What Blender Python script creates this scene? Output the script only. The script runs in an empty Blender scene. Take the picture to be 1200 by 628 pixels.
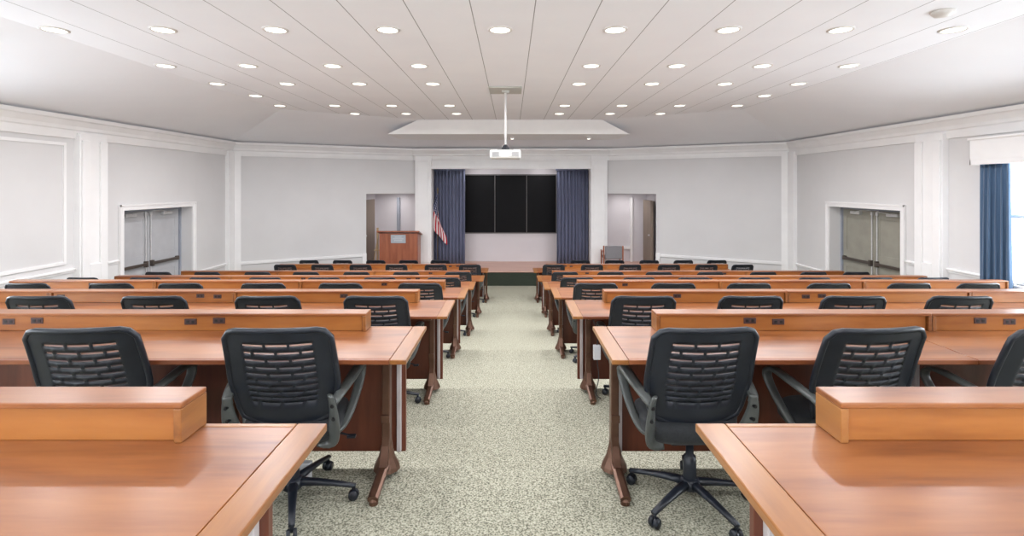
import bpy, bmesh, math, random
from mathutils import Vector, Matrix
random.seed(7)
C = bpy.context.scene.collection
PI = math.pi
CZ = 2.96            # camera height above the lowest floor

# ------------------------------------------------------------------ camera
cam = bpy.data.cameras.new('camera')
cam.sensor_width = 36; cam.lens = 18.0; cam.clip_start = 0.05; cam.clip_end = 200
cam.shift_y = -96/1200; cam.shift_x = 1/1200
camo = bpy.data.objects.new('camera', cam); C.objects.link(camo)
camo.location = (0, 0, CZ); camo.rotation_euler = (PI/2, 0, 0)
bpy.context.scene.camera = camo

# ------------------------------------------------------------------ world and exposure
w = bpy.data.worlds.new('world'); bpy.context.scene.world = w; w.use_nodes = True
wn = w.node_tree; wn.nodes.clear()
wo = wn.nodes.new('ShaderNodeOutputWorld'); wb = wn.nodes.new('ShaderNodeBackground')
wb.inputs['Color'].default_value = (0.86, 0.93, 1.0, 1); wb.inputs['Strength'].default_value = 3.2
wn.links.new(wb.outputs[0], wo.inputs[0])
vs = bpy.context.scene.view_settings
vs.view_transform = 'Standard'; vs.look = 'None'; vs.gamma = 1; vs.use_curve_mapping = False
vs.exposure = 0.66
DAY = 21.0           # W per m2 of window
LAMP = 12.0          # W per downlight

def daylight(loc, rot, sx, sy, power, col=(0.86, 0.93, 1.0)):
    l = bpy.data.lights.new('window_daylight_or_fill', 'AREA'); l.shape = 'RECTANGLE'
    l.size = sx; l.size_y = sy; l.energy = power; l.color = col
    o = bpy.data.objects.new('window_daylight_or_fill', l); C.objects.link(o)
    o.location = loc; o.rotation_euler = rot
    return o

# ------------------------------------------------------------------ materials
def mat(name, col, rough=0.5, metal=0.0, spec=0.5, coat=0.0, coat_rough=0.1, alpha=1.0, sheen=0.0):
    m = bpy.data.materials.new(name); m.use_nodes = True
    b = m.node_tree.nodes['Principled BSDF']
    b.inputs['Base Color'].default_value = (*col, 1); b.inputs['Roughness'].default_value = rough
    b.inputs['Metallic'].default_value = metal; b.inputs['Specular IOR Level'].default_value = spec
    b.inputs['Coat Weight'].default_value = coat; b.inputs['Coat Roughness'].default_value = coat_rough
    b.inputs['Alpha'].default_value = alpha; b.inputs['Sheen Weight'].default_value = sheen
    return m
def N(m, t, **kw):
    n = m.node_tree.nodes.new(t)
    for k, v in kw.items(): setattr(n, k, v)
    return n
def L(m, a, b): m.node_tree.links.new(a, b)
def bsdf(m): return m.node_tree.nodes['Principled BSDF']
def noise_col(m, c1, c2, scale=(1, 1, 1), nscale=5.0, detail=4.0, p=(0.3, 0.7), bump=0.0, bumpd=0.002):
    g = N(m, 'ShaderNodeNewGeometry'); mp = N(m, 'ShaderNodeMapping'); mp.inputs['Scale'].default_value = scale
    nz = N(m, 'ShaderNodeTexNoise'); nz.inputs['Scale'].default_value = nscale; nz.inputs['Detail'].default_value = detail
    cr = N(m, 'ShaderNodeValToRGB'); e = cr.color_ramp.elements
    e[0].position = p[0]; e[0].color = (*c1, 1); e[1].position = p[1]; e[1].color = (*c2, 1)
    L(m, g.outputs['Position'], mp.inputs[0]); L(m, mp.outputs[0], nz.inputs['Vector'])
    L(m, nz.outputs['Fac'], cr.inputs[0]); L(m, cr.outputs[0], bsdf(m).inputs['Base Color'])
    if bump:
        b = N(m, 'ShaderNodeBump'); b.inputs['Strength'].default_value = bump; b.inputs['Distance'].default_value = bumpd
        L(m, nz.outputs['Fac'], b.inputs['Height']); L(m, b.outputs[0], bsdf(m).inputs['Normal'])
    return m, nz, cr
def wood(name, dark, mid, light, axis='x', rough=0.28, coat=0.25):
    m = mat(name, mid, rough, coat=coat, coat_rough=0.26)
    g = N(m, 'ShaderNodeNewGeometry'); mp = N(m, 'ShaderNodeMapping')
    s = {'x': (0.9, 7.0, 7.0), 'y': (7.0, 0.9, 7.0), 'z': (7.0, 7.0, 0.8)}[axis]
    mp.inputs['Scale'].default_value = s
    n1 = N(m, 'ShaderNodeTexNoise'); n1.inputs['Scale'].default_value = 1.0; n1.inputs['Detail'].default_value = 5; n1.inputs['Distortion'].default_value = 0.7
    mp2 = N(m, 'ShaderNodeMapping'); mp2.inputs['Scale'].default_value = tuple(v*7 for v in s)
    n2 = N(m, 'ShaderNodeTexNoise'); n2.inputs['Scale'].default_value = 1.0; n2.inputs['Detail'].default_value = 3
    ad = N(m, 'ShaderNodeMath', operation='MULTIPLY_ADD'); ad.inputs[1].default_value = 0.3
    su = N(m, 'ShaderNodeMath', operation='SUBTRACT'); su.inputs[1].default_value = 0.15
    cr = N(m, 'ShaderNodeValToRGB'); e = cr.color_ramp.elements
    e[0].position = 0.28; e[0].color = (*dark, 1); e[1].position = 0.72; e[1].color = (*light, 1)
    k = cr.color_ramp.elements.new(0.48); k.color = (*mid, 1)
    L(m, g.outputs['Position'], mp.inputs[0]); L(m, g.outputs['Position'], mp2.inputs[0])
    L(m, mp.outputs[0], n1.inputs['Vector']); L(m, mp2.outputs[0], n2.inputs['Vector'])
    L(m, n2.outputs['Fac'], ad.inputs[0]); L(m, n1.outputs['Fac'], ad.inputs[2]); L(m, ad.outputs[0], su.inputs[0])
    L(m, su.outputs[0], cr.inputs[0]); L(m, cr.outputs[0], bsdf(m).inputs['Base Color'])
    return m
def emit(name, col, st):
    m = bpy.data.materials.new(name); m.use_nodes = True; nt = m.node_tree; nt.nodes.clear()
    o = nt.nodes.new('ShaderNodeOutputMaterial'); e = nt.nodes.new('ShaderNodeEmission')
    e.inputs[0].default_value = (*col, 1); e.inputs[1].default_value = st; nt.links.new(e.outputs[0], o.inputs[0])
    return m

M = {}
M['wall'] = mat('wall_paint', (0.62, 0.605, 0.60), 0.7)
noise_col(M['wall'], (0.655, 0.645, 0.64), (0.69, 0.68, 0.675), nscale=1.2)
M['trim'] = mat('white_trim_paint', (0.78, 0.77, 0.76), 0.4)
noise_col(M['trim'], (0.83, 0.82, 0.815), (0.87, 0.86, 0.85), nscale=3.0)
M['cove'] = mat('cove_paint', (0.64, 0.635, 0.65), 0.8)
noise_col(M['cove'], (0.85, 0.855, 0.89), (0.88, 0.885, 0.915), nscale=0.8)
# carpet
M['carpet'] = mat('speckled_carpet', (0.3, 0.3, 0.22), 0.95, spec=0.1)
_, nz, cr = noise_col(M['carpet'], (0.13, 0.13, 0.10), (0.55, 0.54, 0.44), nscale=110.0, detail=4.0, p=(0.36, 0.66), bump=0.5, bumpd=0.006)
k = cr.color_ramp.elements.new(0.5); k.color = (0.36, 0.355, 0.275, 1)
M['stage_front'] = mat('dark_green_carpet', (0.035, 0.045, 0.035), 0.95, spec=0.1)
noise_col(M['stage_front'], (0.03, 0.04, 0.03), (0.055, 0.065, 0.05), nscale=40)
M['stage_wood'] = wood('pale_stage_boards', (0.50, 0.30, 0.24), (0.58, 0.36, 0.29), (0.64, 0.42, 0.34), 'x', 0.4, 0.0)
M['top'] = wood('cherry_tabletop', (0.155, 0.043, 0.012), (0.275, 0.092, 0.026), (0.365, 0.140, 0.042), 'x', 0.30, 0.35)
M['band'] = wood('cherry_edge_band', (0.20, 0.070, 0.018), (0.31, 0.120, 0.031), (0.38, 0.165, 0.046), 'y', 0.30, 0.35)
M['edge'] = wood('cherry_front_edge', (0.17, 0.045, 0.016), (0.24, 0.07, 0.024), (0.30, 0.10, 0.036), 'x', 0.35, 0.2)
M['riser'] = wood('cherry_riser', (0.27, 0.085, 0.016), (0.37, 0.132, 0.028), (0.43, 0.170, 0.040), 'x', 0.35, 0.15)
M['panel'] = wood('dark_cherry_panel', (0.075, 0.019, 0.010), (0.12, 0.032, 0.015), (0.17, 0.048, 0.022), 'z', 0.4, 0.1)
M['leg'] = mat('bronze_leg_metal', (0.13, 0.065, 0.04), 0.35, metal=0.6)
noise_col(M['leg'], (0.11, 0.055, 0.035), (0.17, 0.09, 0.06), nscale=9)
M['strip'] = mat('pale_cable_channel', (0.55, 0.5, 0.5), 0.4)
noise_col(M['strip'], (0.5, 0.46, 0.46), (0.6, 0.55, 0.55), nscale=9)
M['outlet'] = mat('outlet_plastic', (0.06, 0.03, 0.03), 0.4)
noise_col(M['outlet'], (0.05, 0.025, 0.025), (0.08, 0.04, 0.04), nscale=30)
M['socket'] = mat('socket_black', (0.01, 0.01, 0.01), 0.5)
noise_col(M['socket'], (0.008, 0.008, 0.008), (0.015, 0.015, 0.015), nscale=30)
M['black'] = mat('black_plastic', (0.018, 0.022, 0.03), 0.36)
noise_col(M['black'], (0.008, 0.011, 0.018), (0.015, 0.019, 0.028), nscale=12)
M['blackfab'] = mat('black_fabric', (0.02, 0.023, 0.028), 0.75, sheen=0.1)
noise_col(M['blackfab'], (0.010, 0.012, 0.015), (0.02, 0.023, 0.027), nscale=90, bump=0.2, bumpd=0.001)
M['meshfab'] = mat('thin_grey_mesh', (0.60, 0.52, 0.54), 0.6, alpha=0.5)
M['arm'] = mat('grey_arm_plastic', (0.09, 0.098, 0.095), 0.28)
noise_col(M['arm'], (0.075, 0.083, 0.08), (0.105, 0.112, 0.108), nscale=10)
M['bolt'] = mat('bolt_black', (0.01, 0.01, 0.012), 0.3)
M['steel'] = mat('brushed_steel', (0.6, 0.6, 0.6), 0.4, metal=0.4)
noise_col(M['steel'], (0.58, 0.58, 0.58), (0.68, 0.68, 0.68), nscale=20)
M['doorgrey'] = mat('grey_door_paint', (0.40, 0.41, 0.44), 0.45)
noise_col(M['doorgrey'], (0.44, 0.445, 0.46), (0.50, 0.505, 0.52), nscale=4)
M['doorolive'] = mat('olive_grey_door_paint', (0.30, 0.29, 0.24), 0.45)
noise_col(M['doorolive'], (0.28, 0.27, 0.225), (0.33, 0.32, 0.265), nscale=4)
M['doorframe'] = mat('blue_grey_frame_paint', (0.30, 0.32, 0.37), 0.45)
noise_col(M['doorframe'], (0.28, 0.30, 0.35), (0.32, 0.34, 0.39), nscale=4)
M['bar'] = mat('dark_bronze_bar', (0.12, 0.10, 0.085), 0.35, metal=0.6)
M['curtain'] = mat('navy_curtain', (0.06, 0.075, 0.13), 0.85, sheen=0.2)
noise_col(M['curtain'], (0.095, 0.108, 0.175), (0.135, 0.15, 0.235), scale=(30, 30, 1), nscale=1.0)
M['drape'] = mat('blue_window_drape', (0.05, 0.10, 0.18), 0.8, sheen=0.2)
noise_col(M['drape'], (0.04, 0.085, 0.16), (0.07, 0.13, 0.22), scale=(30, 30, 1), nscale=1.0)
M['screen'] = mat('black_screen', (0.004, 0.004, 0.005), 0.55, spec=0.15)
M['board'] = mat('white_board', (0.66, 0.63, 0.65), 0.6)
noise_col(M['board'], (0.64, 0.61, 0.63), (0.68, 0.65, 0.67), nscale=1)
M['lectern'] = wood('red_cherry_veneer', (0.24, 0.07, 0.035), (0.32, 0.10, 0.05), (0.40, 0.14, 0.07), 'z', 0.35, 0.2)
M['tan'] = wood('tan_wood', (0.40, 0.26, 0.13), (0.5, 0.34, 0.18), (0.58, 0.41, 0.23), 'z', 0.4, 0.1)
M['brown'] = mat('brown_door', (0.22, 0.17, 0.13), 0.5)
noise_col(M['brown'], (0.2, 0.155, 0.12), (0.25, 0.195, 0.15), scale=(8, 8, 1), nscale=1)
M['plate'] = mat('silver_plate', (0.42, 0.45, 0.48), 0.4, metal=0.3)
M['letter'] = mat('plate_mark', (0.62, 0.64, 0.66), 0.5)
M['projwhite'] = mat('projector_white', (0.72, 0.72, 0.70), 0.4)
noise_col(M['projwhite'], (0.70, 0.70, 0.68), (0.76, 0.76, 0.74), nscale=6)
M['glass_lens'] = mat('lens_glass', (0.02, 0.02, 0.03), 0.05)
M['mount'] = mat('mount_plate', (0.50, 0.50, 0.46), 0.5)
M['lamp'] = emit('lamp_glow', (1.0, 0.94, 0.84), 2.4)
M['lamptrim'] = mat('lamp_trim', (0.66, 0.63, 0.6), 0.4)
M['grey_fabric'] = mat('grey_fabric', (0.22, 0.21, 0.22), 0.85)
noise_col(M['grey_fabric'], (0.2, 0.19, 0.2), (0.25, 0.24, 0.25), nscale=60)
M['glass'] = bpy.data.materials.new('window_glass'); M['glass'].use_nodes = True
_n = M['glass'].node_tree; _n.nodes.clear(); _o = _n.nodes.new('ShaderNodeOutputMaterial'); _t = _n.nodes.new('ShaderNodeBsdfTransparent')
_g = _n.nodes.new('ShaderNodeBsdfGlossy'); _g.inputs['Roughness'].default_value = 0.02; _m = _n.nodes.new('ShaderNodeMixShader'); _m.inputs[0].default_value = 0.06
_n.links.new(_t.outputs[0], _m.inputs[1]); _n.links.new(_g.outputs[0], _m.inputs[2]); _n.links.new(_m.outputs[0], _o.inputs[0])
M['box'] = mat('white_box_plastic', (0.62, 0.63, 0.66), 0.45)
M['cable'] = mat('dark_cable', (0.03, 0.03, 0.035), 0.5)
M['gold'] = mat('brass_finial', (0.25, 0.2, 0.12), 0.35, metal=0.7)
# ceiling tiles: long seams every 0.608 m, a shallow joint every 0.608 m the other way
def make_ceiling_mat():
    m = mat('ceiling_tile', (0.66, 0.655, 0.67), 0.85)
    g = N(m, 'ShaderNodeNewGeometry'); s = N(m, 'ShaderNodeSeparateXYZ'); L(m, g.outputs['Position'], s.inputs[0])
    def line(out, off, step, half):
        a = N(m, 'ShaderNodeMath', operation='SUBTRACT'); a.inputs[1].default_value = off - step/2; L(m, out, a.inputs[0])
        b = N(m, 'ShaderNodeMath', operation='FLOORED_MODULO'); b.inputs[1].default_value = step; L(m, a.outputs[0], b.inputs[0])
        c = N(m, 'ShaderNodeMath', operation='SUBTRACT'); c.inputs[1].default_value = step/2; L(m, b.outputs[0], c.inputs[0])
        d = N(m, 'ShaderNodeMath', operation='ABSOLUTE'); L(m, c.outputs[0], d.inputs[0])
        e = N(m, 'ShaderNodeMath', operation='LESS_THAN'); e.inputs[1].default_value = half; L(m, d.outputs[0], e.inputs[0])
        return e.outputs[0]
    lx = line(s.outputs[0], 0.226, 0.608, 0.0048)
    nz = N(m, 'ShaderNodeTexNoise'); nz.inputs['Scale'].default_value = 1.3; nz.inputs['Detail'].default_value = 3
    L(m, g.outputs['Position'], nz.inputs['Vector'])
    cr = N(m, 'ShaderNodeValToRGB'); e = cr.color_ramp.elements
    e[0].position = 0.3; e[0].color = (0.85, 0.855, 0.89, 1); e[1].position = 0.7; e[1].color = (0.88, 0.885, 0.915, 1)
    L(m, nz.outputs['Fac'], cr.inputs[0])
    mx = N(m, 'ShaderNodeMix', data_type='RGBA'); L(m, lx, mx.inputs[0]); L(m, cr.outputs[0], mx.inputs[6])
    mx.inputs[7].default_value = (0.30, 0.30, 0.30, 1); L(m, mx.outputs[2], bsdf(m).inputs['Base Color'])
    return m
M['ceil'] = make_ceiling_mat()

# ------------------------------------------------------------------ helpers
def obj(name, bm, m, parent=None, smooth=False, loc=None):
    me = bpy.data.meshes.new(name); bmesh.ops.recalc_face_normals(bm, faces=bm.faces); bm.to_mesh(me); bm.free()
    if smooth:
        for p in me.polygons: p.use_smooth = True
    me.materials.append(m)
    o = bpy.data.objects.new(name, me); C.objects.link(o)
    if parent: o.parent = parent
    if loc: o.location = loc
    return o
def tag(o, label, cat, group=None):
    o['label'] = label; o['category'] = cat
    if group: o['group'] = group
    return o
def thing(name, label, cat, loc=(0, 0, 0), rz=0.0, group=None):
    o = bpy.data.objects.new(name, None); C.objects.link(o); o.location = loc; o.rotation_euler = (0, 0, rz)
    o.empty_display_size = 0.1
    return tag(o, label, cat, group)
def struct(name, bm, m, parent=None, smooth=False):
    o = obj(name, bm, m, parent, smooth)
    if parent is None: o['kind'] = 'structure'
    return o
def struct_empty(name, loc=(0, 0, 0), rz=0.0):
    o = bpy.data.objects.new(name, None); C.objects.link(o); o.location = loc; o.rotation_euler = (0, 0, rz)
    o['kind'] = 'structure'; return o
def nb(): return bmesh.new()
def box(bm, x0, x1, y0, y1, z0, z1, bev=0.0, rot=None):
    """axis aligned box, optionally bevelled, optionally transformed"""
    r = bmesh.ops.create_cube(bm, size=1.0)
    v = r['verts']
    for p in v:
        p.co = Vector(((x0+x1)/2 + p.co.x*(x1-x0), (y0+y1)/2 + p.co.y*(y1-y0), (z0+z1)/2 + p.co.z*(z1-z0)))
    if rot is not None:
        for p in v: p.co = rot @ p.co
    if bev > 0:
        es = list({e for p in v for e in p.link_edges})
        bmesh.ops.bevel(bm, geom=es, offset=bev, segments=2, affect='EDGES', profile=0.5)
    return bm
def quad(bm, pts):
    bm.faces.new([bm.verts.new(p) for p in pts])
def cyl(bm, p0, p1, r0, r1=None, n=16, caps=True):
    r1 = r0 if r1 is None else r1
    p0 = Vector(p0); p1 = Vector(p1); d = (p1-p0).normalized()
    a = d.orthogonal().normalized(); b = d.cross(a)
    A = [bm.verts.new(p0 + (a*math.cos(t)+b*math.sin(t))*r0) for t in [2*PI*i/n for i in range(n)]]
    B = [bm.verts.new(p1 + (a*math.cos(t)+b*math.sin(t))*r1) for t in [2*PI*i/n for i in range(n)]]
    for i in range(n): bm.faces.new([A[i], A[(i+1) % n], B[(i+1) % n], B[i]])
    if caps: bm.faces.new(A[::-1]); bm.faces.new(B)
    return bm
def sweep(bm, pts, wa, hb, n=10, up=(1, 0, 0), closed=False, power=2.6):
    """sweep a rounded rectangle section along pts; wa along 'up', hb across; wa/hb numbers or lists"""
    pts = [Vector(p) for p in pts]; k = len(pts); rings = []; up = Vector(up)
    for i, p in enumerate(pts):
        q0 = pts[(i-1) % k] if closed or i > 0 else p; q1 = pts[(i+1) % k] if closed or i < k-1 else p
        t = (q1-q0).normalized(); a = (up - t*up.dot(t)).normalized(); b = t.cross(a)
        wv = wa[i] if isinstance(wa, (list, tuple)) else wa; hv = hb[i] if isinstance(hb, (list, tuple)) else hb
        ring = []
        for j in range(n):
            th = 2*PI*(j+0.5)/n; c, s = math.cos(th), math.sin(th)
            ring.append(bm.verts.new(p + a*wv*math.copysign(abs(c)**(2/power), c) + b*hv*math.copysign(abs(s)**(2/power), s)))
        rings.append(ring)
    m = k if closed else k-1
    for i in range(m):
        A, B = rings[i], rings[(i+1) % k]
        for j in range(n): bm.faces.new([A[j], A[(j+1) % n], B[(j+1) % n], B[j]])
    if not closed: bm.faces.new(rings[0][::-1]); bm.faces.new(rings[-1])
    return bm
def spline(ctrl, n=6):
    P = [Vector(c) for c in ctrl]; out = []
    for i in range(len(P)-1):
        p0 = P[max(i-1, 0)]; p1 = P[i]; p2 = P[i+1]; p3 = P[min(i+2, len(P)-1)]
        for j in range(n):
            t = j/n
            out.append(0.5*((2*p1) + (p2-p0)*t + (2*p0-5*p1+4*p2-p3)*t*t + (-p0+3*p1-3*p2+p3)*t**3))
    out.append(P[-1]); return out
def lathe(bm, prof, n=24, c=(0, 0)):
    rings = []
    for r, z in prof:
        rings.append([bm.verts.new((c[0]+r*math.cos(2*PI*i/n), c[1]+r*math.sin(2*PI*i/n), z)) for i in range(n)])
    for A, B in zip(rings, rings[1:]):
        for i in range(n): bm.faces.new([A[i], A[(i+1) % n], B[(i+1) % n], B[i]])
    bm.faces.new(rings[0][::-1]); bm.faces.new(rings[-1]); return bm
def prism(bm, poly, off):
    """extrude polygon (list of 3d pts) by vector off"""
    off = Vector(off); A = [bm.verts.new(p) for p in poly]; B = [bm.verts.new(Vector(p)+off) for p in poly]
    bm.faces.new(A[::-1]); bm.faces.new(B)
    for i in range(len(poly)): bm.faces.new([A[i], A[(i+1) % len(poly)], B[(i+1) % len(poly)], B[i]])
    return bm
def copy_tree(o, parent=None):
    c = o.copy(); C.objects.link(c)
    if parent: c.parent = parent
    for ch in o.children: copy_tree(ch, c)
    return c
ORD = ['zeroth', 'first', 'second', 'third', 'fourth', 'fifth', 'sixth', 'seventh', 'eighth', 'ninth']

# ------------------------------------------------------------------ layout of the tiers
#        far edge, tabletop below camera, aisle edge left / right, outer end left / right
ROWS = [(1.47, 0.680, 0.525, 0.525, 2.35, 2.35),
        (3.17, 0.867, 0.520, 0.500, 4.18, 4.16),
        (4.88, 1.085, 0.530, 0.510, 6.02, 6.00),
        (6.80, 1.345, 0.560, 0.520, 6.56, 6.50),
        (8.60, 1.600, 0.590, 0.520, 6.58, 6.90),
        (10.9, 1.900, 0.560, 0.540, 6.96, 7.02),
        (12.9, 2.060, 0.560, 0.540, 5.80, 5.42)]
FLOOR = [CZ - r[1] - 0.75 for r in ROWS] + [0.0]
NOSE = [r[0]-0.24 for r in ROWS]; NOSE[6] = 13.22
NOSE[0] = 1.62
W = 7.4; DC = 13.55; PX = 2.95; DP = 16.0       # side walls, corner depth, portal edge, portal depth
REAR = -4.0
HW = 1.16 + CZ; HC = 1.70 + CZ; XC = 5.12       # top of the walls, flat ceiling height, flat ceiling half width
STG = CZ - 2.53                                  # stage height

# floor: stepped tiers in one carpeted mesh
bm = nb(); prof = [(REAR, FLOOR[0])]
for k in range(7):
    prof += [(NOSE[k], FLOOR[k]), (NOSE[k], FLOOR[k+1])]
prof.append((18.5, 0.0))
poly = [(-7.8, y, z) for y, z in prof] + [(-7.8, 18.5, -0.3), (-7.8, REAR, -0.3)]
prism(bm, poly, (15.6, 0, 0))
struct('floor', bm, M['carpet'])

# stage
bm = nb(); box(bm, -4.5, 4.5, 15.2, 18.4, 0.0, STG-0.03, 0.0)
stg = struct('trim_stage', bm, M['stage_front'])
bm = nb(); box(bm, -4.5, 4.5, 15.17, 18.4, STG-0.03, STG, 0.006)
obj('stage_boards', bm, M['stage_wood'], stg)

# ------------------------------------------------------------------ walls
def wall_with_holes(name, side, holes, thick=0.33, z0=-0.3):
    """side wall along y at x = side*W; holes = (y0,y1,z0,z1)"""
    bm = nb(); ys = sorted({REAR-0.3, DC+0.15} | {h[0] for h in holes} | {h[1] for h in holes})
    xa, xb = sorted((side*W, side*(W+thick)))
    for a, b in zip(ys, ys[1:]):
        hs = [h for h in holes if h[0] <= a and h[1] >= b]
        if hs:
            box(bm, xa, xb, a, b, z0, hs[0][2]); box(bm, xa, xb, a, b, hs[0][3], HW+0.3)
        else: box(bm, xa, xb, a, b, z0, HW+0.3)
    return struct(name, bm, M['wall'])
DY0, DY1 = 9.75, 11.86; DZ1 = CZ-0.47; DZ0 = FLOOR[5]
WIN = (4.9, 7.93, CZ-1.45, CZ+0.55)
WINR = [(0.6, 3.4, CZ-1.2, CZ+0.55)]
wall_with_holes('wall_left', -1, [(DY0, DY1, DZ0, DZ1), (3.6, 6.4, CZ-1.2, CZ+0.55), (-1.6, 1.4, CZ-1.2, CZ+0.55)])  # door opening, then two unseen openings added to admit more daylight
wall_with_holes('wall_right', 1, [(DY0-0.05, DY1+0.02, DZ0, DZ1), WIN] + WINR)
# rear wall behind the camera with two wide openings added to let in fill daylight
bm = nb()
for a, b, z0, z1 in [(-7.7, -6.2, -0.3, HW+0.8), (-0.8, 0.8, -0.3, HW+0.8), (6.2, 7.7, -0.3, HW+0.8),
                     (-6.2, -0.8, -0.3, CZ-1.2), (0.8, 6.2, -0.3, CZ-1.2), (-6.2, -0.8, CZ+0.7, HW+0.8), (0.8, 6.2, CZ+0.7, HW+0.8)]:
    box(bm, a, b, REAR-0.3, REAR, z0, z1)
struct('wall_rear', bm, M['wall'])
# floor under the door recesses is part of the wall thickness
def lerp(a, b, t): return a+(b-a)*t
# angled front walls with the alcove openings next to the portal
ADIR = Vector((PX-W, DP-DC, 0)).normalized(); ALEN = Vector((PX-W, DP-DC, 0)).length
AN = Vector((-ADIR.y, ADIR.x, 0))      # for the right wall; points (-,-)? checked below
if AN.y < 0: AN = -AN                   # outward (away from the room, +y)
def ang(side, u, n, z):
    p = Vector((W, DC, 0)) + ADIR*u + AN*n
    return Vector((side*p.x, p.y, z))
def abox(bm, side, u0, u1, n0, n1, z0, z1):
    vs_ = [bm.verts.new(ang(side, u, n, z)) for z in (z0, z1) for (u, n) in ((u0, n0), (u1, n0), (u1, n1), (u0, n1))]
    for f in ((0, 1, 2, 3), (7, 6, 5, 4), (0, 4, 5, 1), (1, 5, 6, 2), (2, 6, 7, 3), (3, 7, 4, 0)):
        bm.faces.new([vs_[i] for i in f])
    return bm
OU0 = 3.52; OU1 = ALEN; OZ = CZ-0.235
for side, nm in ((-1, 'wall_front_left'), (1, 'wall_front_right')):
    bm = nb()
    abox(bm, side, -0.2, OU0, 0, 0.16, -0.1, HW+0.3)
    abox(bm, side, OU0, OU1+0.05, 0, 0.16, OZ, HW+0.3)
    struct(nm, bm, M['wall'])
    # alcove behind the opening: outer cheek, back wall, lid
    bm = nb()
    xo = side*4.55; xi = side*PX
    yb = 17.2
    a, b = sorted((side*4.55, side*4.65)); box(bm, a, b, 15.35, yb, 0, OZ+0.35)
    a, b = sorted((side*2.9, side*4.65)); box(bm, a, b, yb, yb+0.12, 0, OZ+0.35)
    a, b = sorted((side*2.9, side*4.65)); box(bm, a, b, 16.15, yb+0.1, OZ+0.02, OZ+0.12)
    prism(bm, [(side*2.9, 16.2, OZ+0.02), (side*4.6, 15.3, OZ+0.02), (side*4.6, 16.2, OZ+0.02)], (0, 0, 0.1))
    struct('wall_alcove_' + ('left' if side < 0 else 'right'), bm, M['board'])

# portal: pilasters, header, niche
bm = nb()
for s in (-1, 1):
    a, b = sorted((s*2.47, s*2.98)); box(bm, a, b, 15.86, 16.25, 0, HW, 0.01)
    a, b = sorted((s*2.56, s*2.90)); box(bm, a, b, 15.83, 15.90, 0.6, CZ+0.78, 0.006)
box(bm, -2.5, 2.5, 15.92, 16.25, CZ+0.56, HW+0.2)
box(bm, -2.5, 2.5, 15.88, 15.95, CZ+0.53, CZ+0.60, 0.006)
struct('trim_portal', bm, M['trim'])
bm = nb(); box(bm, -2.98, 2.98, 17.2, 17.35, 0, HW)
for s in (-1, 1):
    a, b = sorted((s*2.85, s*2.95)); box(bm, a, b, 16.2, 17.3, 0, HW)
box(bm, -2.95, 2.95, 16.2, 17.3, CZ+0.75, CZ+0.85)
struct('wall_front', bm, M['board'])

# ------------------------------------------------------------------ ceiling
bm = nb()
DF = 11.35; CF = 2.3; DFC = 13.1
flat = [(-XC, REAR, HC), (XC, REAR, HC), (XC, DF, HC), (CF, DFC, HC), (-CF, DFC, HC), (-XC, DF, HC)]
bm.faces.new([bm.verts.new(p) for p in flat])
ceil = struct('ceiling', bm, M['ceil'])
bm = nb()
for s in (-1, 1):
    quad(bm, [(s*XC, REAR, HC), (s*XC, DF, HC), (s*W, DC, HW), (s*W, REAR, HW)])
    P = [(s*XC, DF, HC), (s*W, DC, HW), (s*PX, DP, HW), (s*CF, DFC, HC)]
    bm.faces.new([bm.verts.new(p) for p in (P[0], P[1], P[2])]); bm.faces.new([bm.verts.new(p) for p in (P[0], P[2], P[3])])
quad(bm, [(-CF, DFC, HC), (CF, DFC, HC), (PX, DP, HW), (-PX, DP, HW)])
bm.verts.ensure_lookup_table(); bmesh.ops.remove_doubles(bm, verts=bm.verts, dist=0.0005)
struct('ceiling_cove', bm, M['cove'])
# roof slab above so that no daylight leaks in at the seams
bm = nb(); box(bm, -7.9, 7.9, REAR-0.3, 17.8, HC+0.12, HC+0.25)
struct('ceiling_slab', bm, M['cove'])
# header box hanging below the slope in front of the portal
bm = nb()
F = [(-3.22, 13.3, CZ+1.35), (3.08, 13.3, CZ+1.35), (2.33, 13.12, HC), (-2.38, 13.12, HC)]
B_ = [(-3.22, 15.2, CZ+1.35), (3.08, 15.2, CZ+1.35), (2.33, 15.2, HC), (-2.38, 15.2, HC)]
f = [bm.verts.new(p) for p in F]; b = [bm.verts.new(p) for p in B_]
bm.faces.new(f); bm.faces.new(b[::-1])
for i in range(4): bm.faces.new([f[i], b[i], b[(i+1) % 4], f[(i+1) % 4]])
struct('trim_header', bm, M['trim'])

# ------------------------------------------------------------------ crown moulding, pilasters, rails
CROWN = [(0.0, 0.80), (0.035, 0.80), (0.045, 0.86), (0.05, 0.93), (0.075, 0.95), (0.085, 1.0), (0.14, 1.08), (0.17, 1.10), (0.18, 1.16), (0.0, 1.17)]
def mould_side(bm, side, y0, y1, prof):
    poly = [(side*(W-d), y0, CZ+z) for d, z in prof]; prism(bm, poly, (0, y1-y0, 0))
bm = nb(); mould_side(bm, -1, REAR, DC, CROWN); struct('trim_crown_left', bm, M['trim'])
bm = nb(); mould_side(bm, 1, REAR, DC, CROWN); struct('trim_crown_right', bm, M['trim'])
for s, nm in ((-1, 'trim_crown_front_left'), (1, 'trim_crown_front_right')):
    bm = nb(); A = [bm.verts.new(ang(s, -0.05, -d, CZ+z)) for d, z in CROWN]; B = [bm.verts.new(ang(s, ALEN, -d, CZ+z)) for d, z in CROWN]
    bm.faces.new(A[::-1]); bm.faces.new(B)
    for i in range(len(A)): bm.faces.new([A[i], A[(i+1) % len(A)], B[(i+1) % len(A)], B[i]])
    struct(nm, bm, M['trim'])
bm = nb(); prism(bm, [(-3.05, 15.92-d, CZ+z) for d, z in CROWN], (6.1, 0, 0)); struct('trim_crown_portal', bm, M['trim'])
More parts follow.
